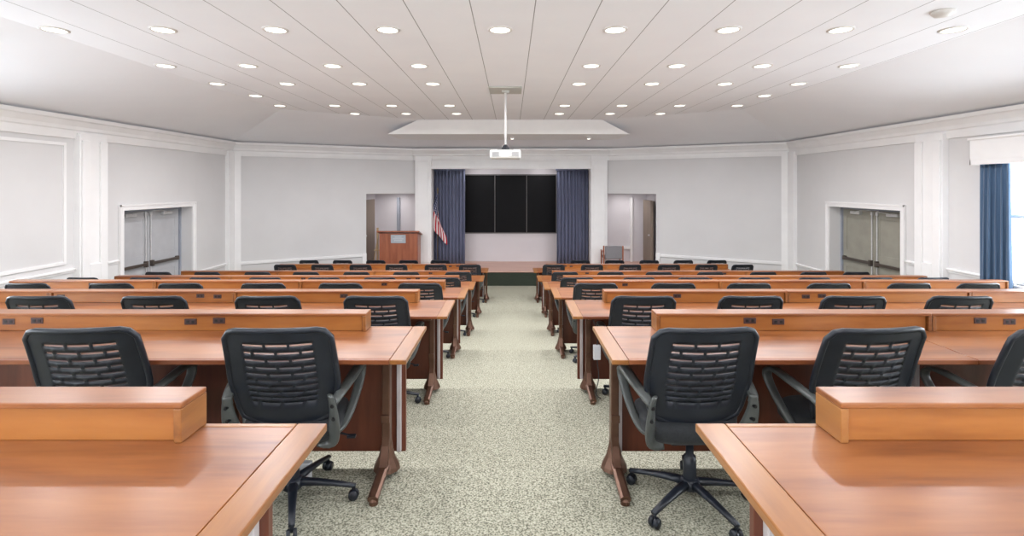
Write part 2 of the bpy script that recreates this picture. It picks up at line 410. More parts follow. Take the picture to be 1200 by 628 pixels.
def pilaster(name, side, y0, y1, z0):
    a, b = sorted((side*(W+0.02), side*(W-0.11))); bm = nb(); box(bm, a, b, y0, y1, z0, CZ+0.9, 0.008)
    # raised edge strips so that a recessed panel reads between them
    a, b = sorted((side*(W-0.11), side*(W-0.145)))
    wd = (y1-y0)*0.30
    box(bm, a, b, y0+0.02, y0+wd, z0, CZ+0.78, 0.008); box(bm, a, b, y1-wd, y1-0.02, z0, CZ+0.78, 0.008)
    box(bm, a, b, y0+wd+0.002, y1-wd-0.002, z0, CZ-1.35, 0.004)
    return struct(name, bm, M['trim'])
pilaster('trim_pilaster_left', -1, 8.66, 9.24, FLOOR[5])
pilaster('trim_pilaster_right', 1, 8.66, 9.24, FLOOR[5])
for s, nm in ((-1, 'left'), (1, 'right')):
    bm = nb(); a, b = sorted((s*(W+0.02), s*(W-0.10))); box(bm, a, b, DC-0.30, DC+0.0, 0.16, CZ+0.9, 0.008)
    abox(bm, s, 0.0, 0.22, -0.08, 0.02, 0, CZ+0.9)
    struct('trim_corner_' + nm, bm, M['trim'])
RAIL = [(0, -0.035), (0.02, -0.035), (0.025, -0.01), (0.045, 0.005), (0.045, 0.025), (0.02, 0.035), (0, 0.035)]
def rail(bm, side, y0, y1, z): prism(bm, [(side*(W-d), y0, z+q) for d, q in RAIL], (0, y1-y0, 0))
bm = nb(); rail(bm, -1, REAR, 8.66, CZ-1.42); rail(bm, -1, 9.24, 9.62, CZ-1.42); rail(bm, -1, 11.99, DC-0.3, CZ-2.03); struct('trim_rail_left', bm, M['trim'])
bm = nb(); rail(bm, 1, 7.5, 8.66, CZ-1.42); rail(bm, 1, 9.24, 9.57, CZ-1.42); rail(bm, 1, 11.99, DC-0.3, CZ-2.03); struct('trim_rail_right', bm, M['trim'])
for s, nm in ((-1, 'trim_rail_front_left'), (1, 'trim_rail_front_right')):
    bm = nb(); abox(bm, s, 0.2, OU0-0.05, -0.04, 0, CZ-2.09, CZ-2.02); abox(bm, s, OU0-0.12, OU0, -0.05, 0, 0, CZ-2.0)
    struct(nm, bm, M['trim'])
# inset panel mouldings on the upper walls beside the left pilaster
def frame_on_wall(bm, side, y0, y1, z0, z1, t=0.05, d=0.02):
    a, b = sorted((side*W, side*(W-d)))
    box(bm, a, b, y0, y0+t, z0, z1); box(bm, a, b, y1-t, y1, z0, z1); box(bm, a, b, y0+t, y1-t, z0, z0+t); box(bm, a, b, y0+t, y1-t, z1-t, z1)
bm = nb(); frame_on_wall(bm, -1, 6.6, 8.50, CZ-1.3, CZ+0.72); struct('trim_panel_left', bm, M['trim'])
for s, nm in ((-1, 'left'), (1, 'right')):
    bm = nb()
    for k, (a, b) in enumerate(zip([REAR, NOSE[4], NOSE[5], NOSE[6]], [NOSE[4], NOSE[5], NOSE[6], DC])):
        zz = [FLOOR[4], FLOOR[5], FLOOR[6], 0][k]
        if k == 0: continue
        segs = [(a, b)]
        if k == 1: segs = [(a, 8.66), (9.24, DY0-0.14)]
        if k == 2: segs = [(max(a, DY1+0.14), b)]
        for p, q in segs:
            if q > p: x0, x1 = sorted((s*W, s*(W-0.025))); box(bm, x0, x1, p, q, zz, zz+0.12)
    struct('baseboard_' + nm, bm, M['trim'])

# ------------------------------------------------------------------ double doors in the side walls
def double_door(name, side, leafmat, y0, y1):
    root = struct_empty(name, (side*W, (y0+y1)/2, DZ0))
    def X(v): return -side*v            # v>0 into the room, v<0 into the recess
    def bx(bm, v0, v1, a, b, z0, z1, bev=0.0):
        p, q = sorted((X(v0), X(v1))); box(bm, p, q, a, b, z0, z1, bev)
    h = (y1-y0)/2; H = DZ1-DZ0
    bm = nb(); t = 0.11
    bx(bm, 0, 0.035, -h-t, -h, 0, H+t, 0.006); bx(bm, 0, 0.035, h, h+t, 0, H+t, 0.006); bx(bm, 0, 0.035, -h, h, H, H+t, 0.006)
    bx(bm, 0.035, 0.05, -h-t, -h-t+0.03, 0, H+t); bx(bm, 0.035, 0.05, h+t-0.03, h+t, 0, H+t); bx(bm, 0.035, 0.05, -h-t, h+t, H+t-0.03, H+t)
    obj('casing', bm, M['trim'], root)
    bm = nb(); bx(bm, -0.34, -0.24, -h, -h+0.05, 0, H); bx(bm, -0.34, -0.24, h-0.05, h, 0, H); bx(bm, -0.34, -0.24, -h, h, H-0.05, H)
    bx(bm, -0.60, -0.34, -h-0.1, h+0.1, -0.1, H+0.1)
    obj('door_frame', bm, M['doorframe'], root)
    lw = h-0.05
    for sgn in (-1, 1):
        a, b = sorted((sgn*0.006, sgn*lw))
        bm = nb(); bx(bm, -0.33, -0.285, a, b, 0.01, H-0.055, 0.004)
        # raised stiles, rails and centre rail
        for (p, q, r, u) in ((a, a+0.12, 0.01, H-0.06), (b-0.12, b, 0.01, H-0.06), (a+0.12, b-0.12, H-0.22, H-0.06), (a+0.12, b-0.12, 0.82, 1.2), (a+0.12, b-0.12, 0.01, 0.25)):
            bx(bm, -0.29, -0.275, p, q, r, u, 0.003)
        leaf = obj('door_leaf', bm, leafmat, root)
        bm = nb(); bx(bm, -0.275, -0.20, sgn*0.09-0.03, sgn*0.09+0.03, 0.95, 1.08, 0.01); bx(bm, -0.275, -0.20, sgn*(lw-0.1)-0.03, sgn*(lw-0.1)+0.03, 0.97, 1.06, 0.01)
        p, q = sorted((sgn*0.09, sgn*(lw-0.1))); bx(bm, -0.235, -0.195, p, q, 0.985, 1.045, 0.008)
        obj('panic_bar', bm, M['bar'], leaf)
        bm = nb(); cyl(bm, (X(-0.255), sgn*0.075, 0.03), (X(-0.255), sgn*0.075, H-0.08), 0.013, n=10); bx(bm, -0.275, -0.24, sgn*0.075-0.03, sgn*0.075+0.03, H-0.15, H-0.08, 0.006)
        obj('latch_rod', bm, M['steel'], leaf)
        bm = nb(); bx(bm, -0.275, -0.20, sgn*0.55-0.15, sgn*0.55+0.15, H-0.15, H-0.085, 0.01)
        cyl(bm, (X(-0.20), sgn*0.50, H-0.09), (X(-0.12), sgn*0.25, H-0.06), 0.010, n=8); cyl(bm, (X(-0.12), sgn*0.25, H-0.06), (X(-0.26), sgn*0.12, H-0.05), 0.010, n=8)
        obj('door_closer', bm, M['steel'], leaf)
    return root
double_door('door_1', -1, M['doorgrey'], DY0, DY1)
double_door('door_2', 1, M['doorolive'], DY0-0.05, DY1+0.02)

# ------------------------------------------------------------------ windows
def window(name, axis, c, half, z0, z1, nx=3, nz=2, out=1):
    """axis 'x': window in a side wall (plane x=c[0]); axis 'y': in the rear wall"""
    root = struct_empty(name, (c[0], c[1], z0)); H = z1-z0
    def bx(bm, a, b, d0, d1, p, q, bev=0.0):
        if axis == 'x':
            u, v = sorted((out*d0, out*d1)); box(bm, u, v, a, b, p, q, bev)
        else:
            u, v = sorted((out*d0, out*d1)); box(bm, a, b, u, v, p, q, bev)
    bm = nb(); t = 0.06
    bx(bm, -half, -half+t, 0.06, 0.16, 0, H); bx(bm, half-t, half, 0.06, 0.16, 0, H); bx(bm, -half, half, 0.06, 0.16, 0, t); bx(bm, -half, half, 0.06, 0.16, H-t, H)
    for i in range(1, nx): x = -half + 2*half*i/nx; bx(bm, x-0.03, x+0.03, 0.07, 0.15, 0, H)
    for i in range(1, nz): z = H*i/nz; bx(bm, -half, half, 0.07, 0.15, z-0.025, z+0.025)
    obj('window_frame', bm, M['trim'], root)
    bm = nb(); bx(bm, -half-0.06, half+0.06, -0.05, 0.16, -0.04, 0.0, 0.006); obj('window_sill', bm, M['trim'], root)
    bm = nb(); bx(bm, -half, half, 0.105, 0.110, 0, H); obj('window_pane', bm, M['glass'], root)
    return root
window('window_1', 'x', (W, (WIN[0]+WIN[1])/2, 0), (WIN[1]-WIN[0])/2, WIN[2], WIN[3], 3, 2, 1)
window('window_2', 'x', (W, 2.0, 0), 1.4, CZ-1.2, CZ+0.55, 3, 2, 1)
window('window_added_3', 'x', (-W, 5.0, 0), 1.4, CZ-1.2, CZ+0.55, 3, 2, -1)  # unseen left window, added to bring in daylight
window('window_added_4', 'x', (-W, -0.1, 0), 1.5, CZ-1.2, CZ+0.55, 3, 2, -1)  # second unseen left window, likewise added for daylight
window('window_added_5', 'y', (-3.5, REAR, 0), 2.7, CZ-1.2, CZ+0.7, 5, 2, -1)  # unseen rear window, added as a source of fill light
window('window_added_6', 'y', (3.5, REAR, 0), 2.7, CZ-1.2, CZ+0.7, 5, 2, -1)  # its twin on the right, also added for fill light
daylight((W+0.6, (WIN[0]+WIN[1])/2, CZ-0.4), (0, PI/2, 0), 2.2, 3.1, DAY*7.0)
daylight((W+0.6, 2.0, CZ-0.3), (0, PI/2, 0), 1.9, 2.9, DAY*7.0)
daylight((-W-0.6, 5.0, CZ-0.3), (0, -PI/2, 0), 1.9, 2.9, DAY*5.5)  # area lamp outside an added left window
daylight((-W-0.6, -0.1, CZ-0.3), (0, -PI/2, 0), 1.9, 3.1, DAY*5.5)  # area lamp outside the other added left window
for x in (-3.5, 3.5): daylight((x, REAR-0.6, CZ-0.2), (PI/2, 0, 0), 5.4, 1.9, DAY*4.5, (0.95, 0.97, 1.0))  # fill light through the added rear windows

# ------------------------------------------------------------------ drapes
def pleated(bm, p0, p1, z0, z1, n, amp, zs=6, flare=0.0, seed=1, topamp=0.6):
    """pleated cloth between plan points p0 and p1"""
    rnd = random.Random(seed); ph = [rnd.uniform(0.75, 1.25) for _ in range(n+1)]
    p0 = Vector((*p0, 0)); p1 = Vector((*p1, 0)); t = (p1-p0); nrm = Vector((-t.y, t.x, 0)).normalized()
    K = n*10; rows = []
    for j in range(zs+1):
        v = j/zs; z = lerp(z1, z0, v); row = []
        for i in range(K+1):
            u = i/K; a = ph[int(u*n) if u < 1 else n-1]
            uu = 0.5+(u-0.5)*(1+flare*(v-0.5))
            off = amp*a*math.sin(u*n*2*PI + 0.5*math.sin(v*2+a*3))*(topamp+(1-topamp)*v)
            p = p0 + t*uu + nrm*off + t.normalized()*amp*0.35*math.sin(u*n*4*PI+a)
            row.append(bm.verts.new((p.x, p.y, z)))
        rows.append(row)
    for A, B in zip(rows, rows[1:]):
        for i in range(K): bm.faces.new([A[i], A[i+1], B[i+1], B[i]])
    return bm
def solid(o, t):
    m = o.modifiers.new('solidify', 'SOLIDIFY'); m.thickness = t; return o
t = thing('stage_curtain', 'tall navy pleated curtain left of the black screens, behind the flag', 'curtain', (0, 0, 0), 0, 'stage curtains')
o = obj('curtain_cloth', pleated(nb(), (-2.50, 16.55), (-1.50, 16.55), STG+0.02, CZ+0.50, 9, 0.045, seed=3), M['curtain'], t, True); solid(o, 0.006)
bm = nb(); box(bm, -2.50, -1.48, 16.51, 16.59, CZ+0.50, CZ+0.55, 0.005); obj('heading_tape', bm, M['curtain'], t)
t = thing('stage_curtain', 'tall navy pleated curtain right of the black screens', 'curtain', (0, 0, 0), 0, 'stage curtains')
o = obj('curtain_cloth', pleated(nb(), (1.46, 16.55), (2.48, 16.55), STG+0.02, CZ+0.50, 9, 0.045, seed=5), M['curtain'], t, True); solid(o, 0.006)
bm = nb(); box(bm, 1.44, 2.48, 16.51, 16.59, CZ+0.50, CZ+0.55, 0.005); obj('heading_tape', bm, M['curtain'], t)
o = obj('window_curtain', pleated(nb(), (7.27, 7.43), (7.27, 7.93), FLOOR[4]+0.02, CZ+0.40, 5, 0.045, seed=9, flare=0.1), M['drape'], None, True)
solid(o, 0.006); tag(o, 'deep blue pleated curtain hanging beside the bright window on the right', 'curtain')
bm = nb(); box(bm, 7.16, 7.395, 4.3, 8.0, CZ+0.405, CZ+0.73, 0.01); box(bm, 7.16, 7.19, 4.3, 8.0, CZ+0.33, CZ+0.41, 0.004); box(bm, 7.16, 7.395, 7.975, 8.0, CZ+0.33, CZ+0.41, 0.004); box(bm, 7.14, 7.395, 4.28, 8.02, CZ+0.71, CZ+0.745, 0.006)
tag(obj('window_valance', bm, M['trim']), 'white box valance above the blue window curtain at the right edge', 'valance')

# ------------------------------------------------------------------ screens on the stage wall
t = thing('screen_wall', 'three black display panels side by side above the stage', 'screen', (0, 17.14, CZ-1.57))
xs = [-1.56, -0.545, 0.52, 1.50]
for a, b in zip(xs, xs[1:]):
    bm = nb(); box(bm, a+0.012, b-0.012, 0.0, 0.05, 0.02, 1.93, 0.004); obj('display_panel', bm, M['screen'], t)
bm = nb(); box(bm, -1.60, 1.54, 0.03, 0.06, -0.02, 1.97, 0.003)
for x in xs[1:3]: box(bm, x-0.008, x+0.008, -0.004, 0.05, 0.0, 1.95)
obj('bezel', bm, mat('screen_bezel', (0.16, 0.15, 0.15), 0.5), t)

# ------------------------------------------------------------------ lectern, easel, low chair, flag
t = thing('lectern', 'wide reddish wooden lectern on the stage beside the left doorway', 'lectern', (-3.36, 15.50, STG+0.001), 0.0)
bm = nb(); box(bm, -0.56, 0.56, -0.02, 0.02, 0.0, 1.12, 0.004, rot=Matrix.Translation((0, -0.24, 0)))
obj('front_panel', bm, M['lectern'], t)
for s in (-1, 1):
    bm = nb(); poly = [(s*0.56-0.015, -0.22, 0), (s*0.56-0.015, 0.26, 0), (s*0.56-0.015, 0.26, 1.02), (s*0.56-0.015, -0.22, 1.13)]
    prism(bm, poly, (0.03, 0, 0)); obj('side_panel', bm, M['lectern'], t)
bm = nb(); prism(bm, [(-0.63, -0.32, 1.16), (-0.63, 0.30, 1.02), (-0.63, 0.30, 1.05), (-0.63, -0.32, 1.20)], (1.26, 0, 0)); obj('reading_top', bm, M['lectern'], t)
bm = nb(); box(bm, -0.60, 0.60, -0.285, -0.255, 0.0, 0.10, 0.004); obj('plinth', bm, M['lectern'], t)
bm = nb(); box(bm, -0.22, 0.22, -0.272, -0.258, 0.83, 1.08, 0.003); pl = obj('name_plate', bm, M['plate'], t)
bm = nb()
for (a, b, z) in ((-0.10, 0.10, 1.00), (-0.16, 0.16, 0.95), (-0.12, 0.12, 0.90)): box(bm, a, b, -0.275, -0.27, z, z+0.018)
obj('plate_lettering', bm, M['letter'], pl)
t = thing('easel', 'thin tan wooden easel folded beside the lectern', 'easel', (-4.10, 15.72, STG+0.001))
bm = nb(); box(bm, -0.03, 0.03, -0.02, 0.02, 0.0, 1.25, 0.004); obj('mast', bm, M['tan'], t)
for a, b in ((-0.17, 0.16), (0.0, -0.15)):
    bm = nb(); sweep(bm, [(a, b*0.6, 0.016), (0.0, 0.02 if b > 0 else -0.03, 0.95)], 0.014, 0.014, n=8, up=(0, 1, 0)); obj('leg', bm, M['tan'], t)
bm = nb(); box(bm, -0.10, 0.10, -0.05, -0.02, 0.55, 0.58, 0.004); obj('ledge', bm, M['tan'], t)
t = thing('side_chair', 'low grey-backed wooden chair on stage beside the right doorway', 'chair', (3.05, 15.34, STG+0.001), 0.0)
bm = nb(); box(bm, -0.24, 0.27, -0.06, 0.0, 0.36, 0.74, 0.02); obj('backrest', bm, M['grey_fabric'], t)
bm = nb(); box(bm, -0.26, 0.27, 0.0, 0.42, 0.34, 0.42, 0.02); obj('seat', bm, M['grey_fabric'], t)
for s in (-0.28, 0.29):
    bm = nb(); box(bm, s-0.02, s+0.02, -0.05, -0.01, 0.0, 0.745, 0.006); obj('leg', bm, M['lectern'], t)
    bm = nb(); box(bm, s-0.02, s+0.02, 0.36, 0.40, 0.0, 0.56, 0.006); obj('leg', bm, M['lectern'], t)
    bm = nb(); box(bm, s-0.025, s+0.025, -0.03, 0.42, 0.55, 0.58, 0.008); obj('armrest', bm, M['lectern'], t)
# doors seen inside the alcoves
bm = nb(); box(bm, -4.55, -4.50, 15.62, 16.9, STG, STG+2.1, 0.004)
d3 = struct('door_3', bm, M['brown']); bm = nb(); cyl(bm, (-4.50, 15.72, STG+1.0), (-4.43, 15.72, STG+1.0), 0.02, n=10); obj('door_handle', bm, M['steel'], d3)
bm = nb(); box(bm, 4.33, 4.42, 15.9, 16.8, STG, STG+2.08, 0.004)
d4 = struct('door_4', bm, M['brown']); bm = nb(); cyl(bm, (4.33, 15.98, STG+1.0), (4.27, 15.98, STG+1.0), 0.02, n=10); obj('door_handle', bm, M['steel'], d4)
bm = nb(); box(bm, 3.0, 4.05, 17.12, 17.2, STG+0.42, STG+0.50, 0.004); box(bm, 3.98, 4.06, 17.10, 17.2, STG, OZ-0.15, 0.004); struct('trim_alcove_right', bm, M['trim'])
bm = nb(); box(bm, -3.82, -3.72, 17.10, 17.2, STG, OZ-0.15, 0.004); struct('trim_alcove_left', bm, M['doorframe'])

def flag_mat():
    m = mat('flag_cloth', (0.6, 0.1, 0.1), 0.8)
    a = N(m, 'ShaderNodeUVMap'); s = N(m, 'ShaderNodeSeparateXYZ'); L(m, a.outputs[0], s.inputs[0])
    mu = N(m, 'ShaderNodeMath', operation='MULTIPLY'); mu.inputs[1].default_value = 6.5; L(m, s.outputs[1], mu.inputs[0])
    fr = N(m, 'ShaderNodeMath', operation='FRACT'); L(m, mu.outputs[0], fr.inputs[0])
    lt = N(m, 'ShaderNodeMath', operation='LESS_THAN'); lt.inputs[1].default_value = 0.5; L(m, fr.outputs[0], lt.inputs[0])
    mx = N(m, 'ShaderNodeMix', data_type='RGBA'); L(m, lt.outputs[0], mx.inputs[0])
    mx.inputs[6].default_value = (0.75, 0.70, 0.70, 1); mx.inputs[7].default_value = (0.45, 0.02, 0.035, 1)
    # canton with stars
    cu = N(m, 'ShaderNodeMath', operation='LESS_THAN'); cu.inputs[1].default_value = 0.40; L(m, s.outputs[0], cu.inputs[0])
    cv = N(m, 'ShaderNodeMath', operation='GREATER_THAN'); cv.inputs[1].default_value = 0.4615; L(m, s.outputs[1], cv.inputs[0])
    an = N(m, 'ShaderNodeMath', operation='MULTIPLY'); L(m, cu.outputs[0], an.inputs[0]); L(m, cv.outputs[0], an.inputs[1])
    mp = N(m, 'ShaderNodeMapping'); mp.inputs['Scale'].default_value = (15, 9, 1); L(m, a.outputs[0], mp.inputs[0])
    vo = N(m, 'ShaderNodeTexVoronoi'); vo.inputs['Scale'].default_value = 1.0; vo.inputs['Randomness'].default_value = 0.0; L(m, mp.outputs[0], vo.inputs['Vector'])
    st = N(m, 'ShaderNodeMath', operation='LESS_THAN'); st.inputs[1].default_value = 0.24; L(m, vo.outputs['Distance'], st.inputs[0])
    m2 = N(m, 'ShaderNodeMix', data_type='RGBA'); L(m, st.outputs[0], m2.inputs[0])
    m2.inputs[6].default_value = (0.02, 0.03, 0.10, 1); m2.inputs[7].default_value = (0.7, 0.7, 0.72, 1)
    m3 = N(m, 'ShaderNodeMix', data_type='RGBA'); L(m, an.outputs[0], m3.inputs[0]); L(m, mx.outputs[2], m3.inputs[6]); L(m, m2.outputs[2], m3.inputs[7])
    L(m, m3.outputs[2], bsdf(m).inputs['Base Color']); return m
t = thing('flag', 'furled red, white and blue flag on a pole before the left curtain', 'flag', (-2.35, 16.36, STG+0.001))
bm = nb(); cyl(bm, (0, 0, 0.04), (0, 0, 2.32), 0.013, n=10); obj('flagpole', bm, M['gold'], t, True)
bm = nb(); lathe(bm, [(0.115, 0), (0.12, 0.02), (0.09, 0.05), (0.03, 0.08), (0.02, 0.12)], 20); obj('base', bm, M['gold'], t, True)
bm = nb(); lathe(bm, [(0.012, 2.31), (0.03, 2.33), (0.012, 2.35), (0.03, 2.39), (0.018, 2.44), (0.002, 2.50)], 12); obj('finial', bm, M['gold'], t, True)
# drooping flag: hoist edge along the pole, fly edge hanging down in folds
bm = nb(); uvl = bm.loops.layers.uv.new('UVMap'); NU, NV = 26, 26; G = []
for i in range(NU+1):
    u = i/NU; row = []
    for j in range(NV+1):
        v = j/NV                      # v=1 top of hoist
        hz = 1.36 + 0.92*v               # hoist point
        drop = u*(0.72+0.30*v)
        # lower rows swing right of the pole, upper rows sag left of it
        sx = 0.30*math.sin(u*PI*0.55)*(1-v) - 0.26*math.sin(u*PI*0.6)*v
        fold = 0.030*math.sin(v*PI*4+u*2.0)*min(1, u*4)
        row.append(bm.verts.new((0.014 + sx, -0.045+fold, hz - drop)))
    G.append(row)
for i in range(NU):
    for j in range(NV):
        fc = bm.faces.new([G[i][j], G[i+1][j], G[i+1][j+1], G[i][j+1]])
        for lp, (a, b) in zip(fc.loops, ((i, j), (i+1, j), (i+1, j+1), (i, j+1))): lp[uvl].uv = (a/NU, b/NV)
o = obj('flag_cloth', bm, flag_mat(), t, True); solid(o, 0.004)

# ------------------------------------------------------------------ projector
PY = 9.03
t = thing('projector', 'white ceiling projector hanging on a long thin pole over the aisle', 'projector', (-0.10, PY, CZ+0.48))
bm = nb(); box(bm, -0.27, 0.27, -0.19, 0.19, 0.0, 0.15, 0.03); bm2 = bm
for s in (-1, 1): box(bm2, s*0.15-0.08, s*0.15+0.08, -0.197, -0.185, 0.03, 0.12, 0.006)
obj('housing', bm, M['projwhite'], t)
for s in (-1, 1):
    bm = nb()
    for q in range(5): box(bm, s*0.17-0.06, s*0.17+0.06, -0.203, -0.196, 0.038+q*0.016, 0.044+q*0.016)
    obj('vent_grille', bm, M['grey_fabric'], t)
bm = nb(); cyl(bm, (0.0, 0.18, 0.075), (0.0, 0.24, 0.075), 0.05, n=20); obj('lens', bm, M['glass_lens'], t, True)
bm = nb(); box(bm, -0.14, 0.14, -0.10, 0.10, 0.15, 0.165, 0.003); lathe(bm, [(0.075, 0.165), (0.07, 0.20), (0.045, 0.235), (0.02, 0.25)], 18); obj('mount_bracket', bm, M['black'], t)
bm = nb(); cyl(bm, (0, 0, 0.24), (0, 0, 1.197), 0.02, n=14); obj('drop_pole', bm, M['trim'], t, True)
bm = nb(); box(bm, -0.285, 0.285, -0.30, 0.30, 1.196, 1.218, 0.004); lathe(bm, [(0.06, 1.16), (0.07, 1.197)], 16); obj('ceiling_plate', bm, M['mount'], t)

# ------------------------------------------------------------------ ceiling lights
RX = [-4.88, -3.72, -2.52, -1.30, 1.13, 2.34, 3.55, 4.77]
LR = [(5.56, [-4.96, -3.78, -2.56, -1.34, -0.12, 1.13, 2.36, 3.58, 4.80]), (7.23, RX), (8.50, RX), (9.62, [-4.80, 4.76]),
      (10.8, RX), (12.0, [-3.66, -2.46, -1.28, 1.13, 2.32, 3.50])]
def make_light():
    t = thing('ceiling_light', '', 'ceiling light', (0, 0, HC))
    bm = nb(); n = 28
    prof_ = [(0.135, 0.0), (0.135, -0.006), (0.120, -0.014), (0.108, -0.012), (0.104, 0.0)]
    rings = [[bm.verts.new((r*math.cos(2*PI*i/n), r*math.sin(2*PI*i/n), z)) for i in range(n)] for r, z in prof_]
    for A, B in zip(rings, rings[1:]):
        for i in range(n): bm.faces.new([A[i], A[(i+1) % n], B[(i+1) % n], B[i]])
    obj('trim_ring', bm, M['lamptrim'], t, True)
    bm = nb(); cyl(bm, (0, 0, -0.004), (0, 0, -0.007), 0.108, n=28); obj('diffuser', bm, M['lamp'], t)
    return t
L0 = make_light(); first = True
dimlamp = bpy.data.lights.new('recess_fill', 'AREA'); dimlamp.shape = 'DISK'; dimlamp.size = 0.3; dimlamp.energy = 5.0; dimlamp.color = (1.0, 0.97, 0.97)  # unseen fill lamp, added to brighten the alcoves and stage niche
lampdata = bpy.data.lights.new('downlight', 'AREA'); lampdata.shape = 'DISK'; lampdata.size = 0.20; lampdata.energy = LAMP; lampdata.color = (0.97, 0.965, 1.0); lampdata.spread = math.radians(165)
for r, (y, xs_) in enumerate(LR):
    for k, x in enumerate(xs_):
        c = L0 if first else copy_tree(L0); first = False
        c.location = (x, y, HC)
        c['label'] = 'round recessed ceiling downlight, %s row from the camera, %s from the left' % (ORD[r+1], ORD[k+1])
        c['group'] = 'recessed downlights'
        lo = bpy.data.objects.new('downlight_or_fill_lamp', lampdata); C.objects.link(lo); lo.location = (x, y, HC-0.02)
# unseen fill lamps without fixtures, added under the ceiling over the camera
for y in (-2.4, 0.2, 2.8):
    for x in (-3.7, -1.3, 1.2, 3.6):
        lo = bpy.data.objects.new('downlight_or_fill_lamp', lampdata); C.objects.link(lo); lo.location = (x, y, HC-0.02)
for x, y, z in ((-3.75, 16.6, OZ-0.02), (3.75, 16.6, OZ-0.02), (-1.0, 16.40, CZ+0.73), (1.0, 16.40, CZ+0.73)):
    lo = bpy.data.objects.new('downlight_or_fill_lamp', dimlamp); C.objects.link(lo); lo.location = (x, y, z)
# two small spotlights on the slope by the header
for x, lab in ((0.03, 'small white spotlight below the header behind the projector'), (2.15, 'small white spotlight below the header right of the projector')):
    t = thing('spotlight', lab, 'spotlight', (x, 14.2, CZ+1.35), 0, 'header spotlights')
    bm = nb(); lathe(bm, [(0.06, 0.0), (0.065, -0.02), (0.05, -0.04), (0.03, -0.045)], 16); obj('spot_housing', bm, M['trim'], t, True)
    bm = nb(); cyl(bm, (0, 0, -0.045), (0, 0, -0.050), 0.04, n=16); obj('spot_bulb', bm, M['lamp'], t)
bm = nb(); lathe(bm, [(0.10, HC), (0.10, HC-0.015), (0.075, HC-0.045), (0.03, HC-0.055)], 24, (4.2, 4.98))
tag(obj('smoke_detector', bm, M['lamptrim'], None, True), 'round pale smoke detector on the ceiling near the top right corner', 'smoke detector')

# ------------------------------------------------------------------ desks
SIDE = {-1: 'left', 1: 'right'}
NEAR = ['nearest', 'second', 'third', 'fourth', 'fifth', 'sixth', 'seventh']
CH = {  # desk row : (depth of the back's top edge, left |x|, right |x|)
 1: (2.385, [1.105, 2.035], [0.925, 1.735, 2.60]),
 2: (4.095, [1.096, 1.97, 2.89, 3.82], [1.07, 1.94, 2.77, 3.63]),
 3: (6.01, [1.08, 2.02, 2.93, 3.91, 4.73, 5.72], [1.0, 1.92, 2.815, 3.76, 4.71, 5.53]),
 4: (7.81, [1.04, 2.01, 2.87, 3.77, 4.69, 5.60, 6.57], [1.02, 1.96, 2.80, 3.73, 4.65, 5.60, 6.47]),
 5: (10.11, [1.05, 2.08, 3.07, 4.07, 5.03, 6.03, 7.0], [1.07, 1.97, 2.93, 3.95, 5.0, 6.0, 6.85]),
 6: (12.11, [0.98, 1.79, 2.73, 3.58, 4.49, 5.37], [1.01, 1.92, 2.83, 3.75, 4.64, 5.50]),
 7: (13.86, [1.93, 2.79, 3.68, 4.58, 5.49], [1.875, 2.81, 3.75, 4.68, 5.59])}
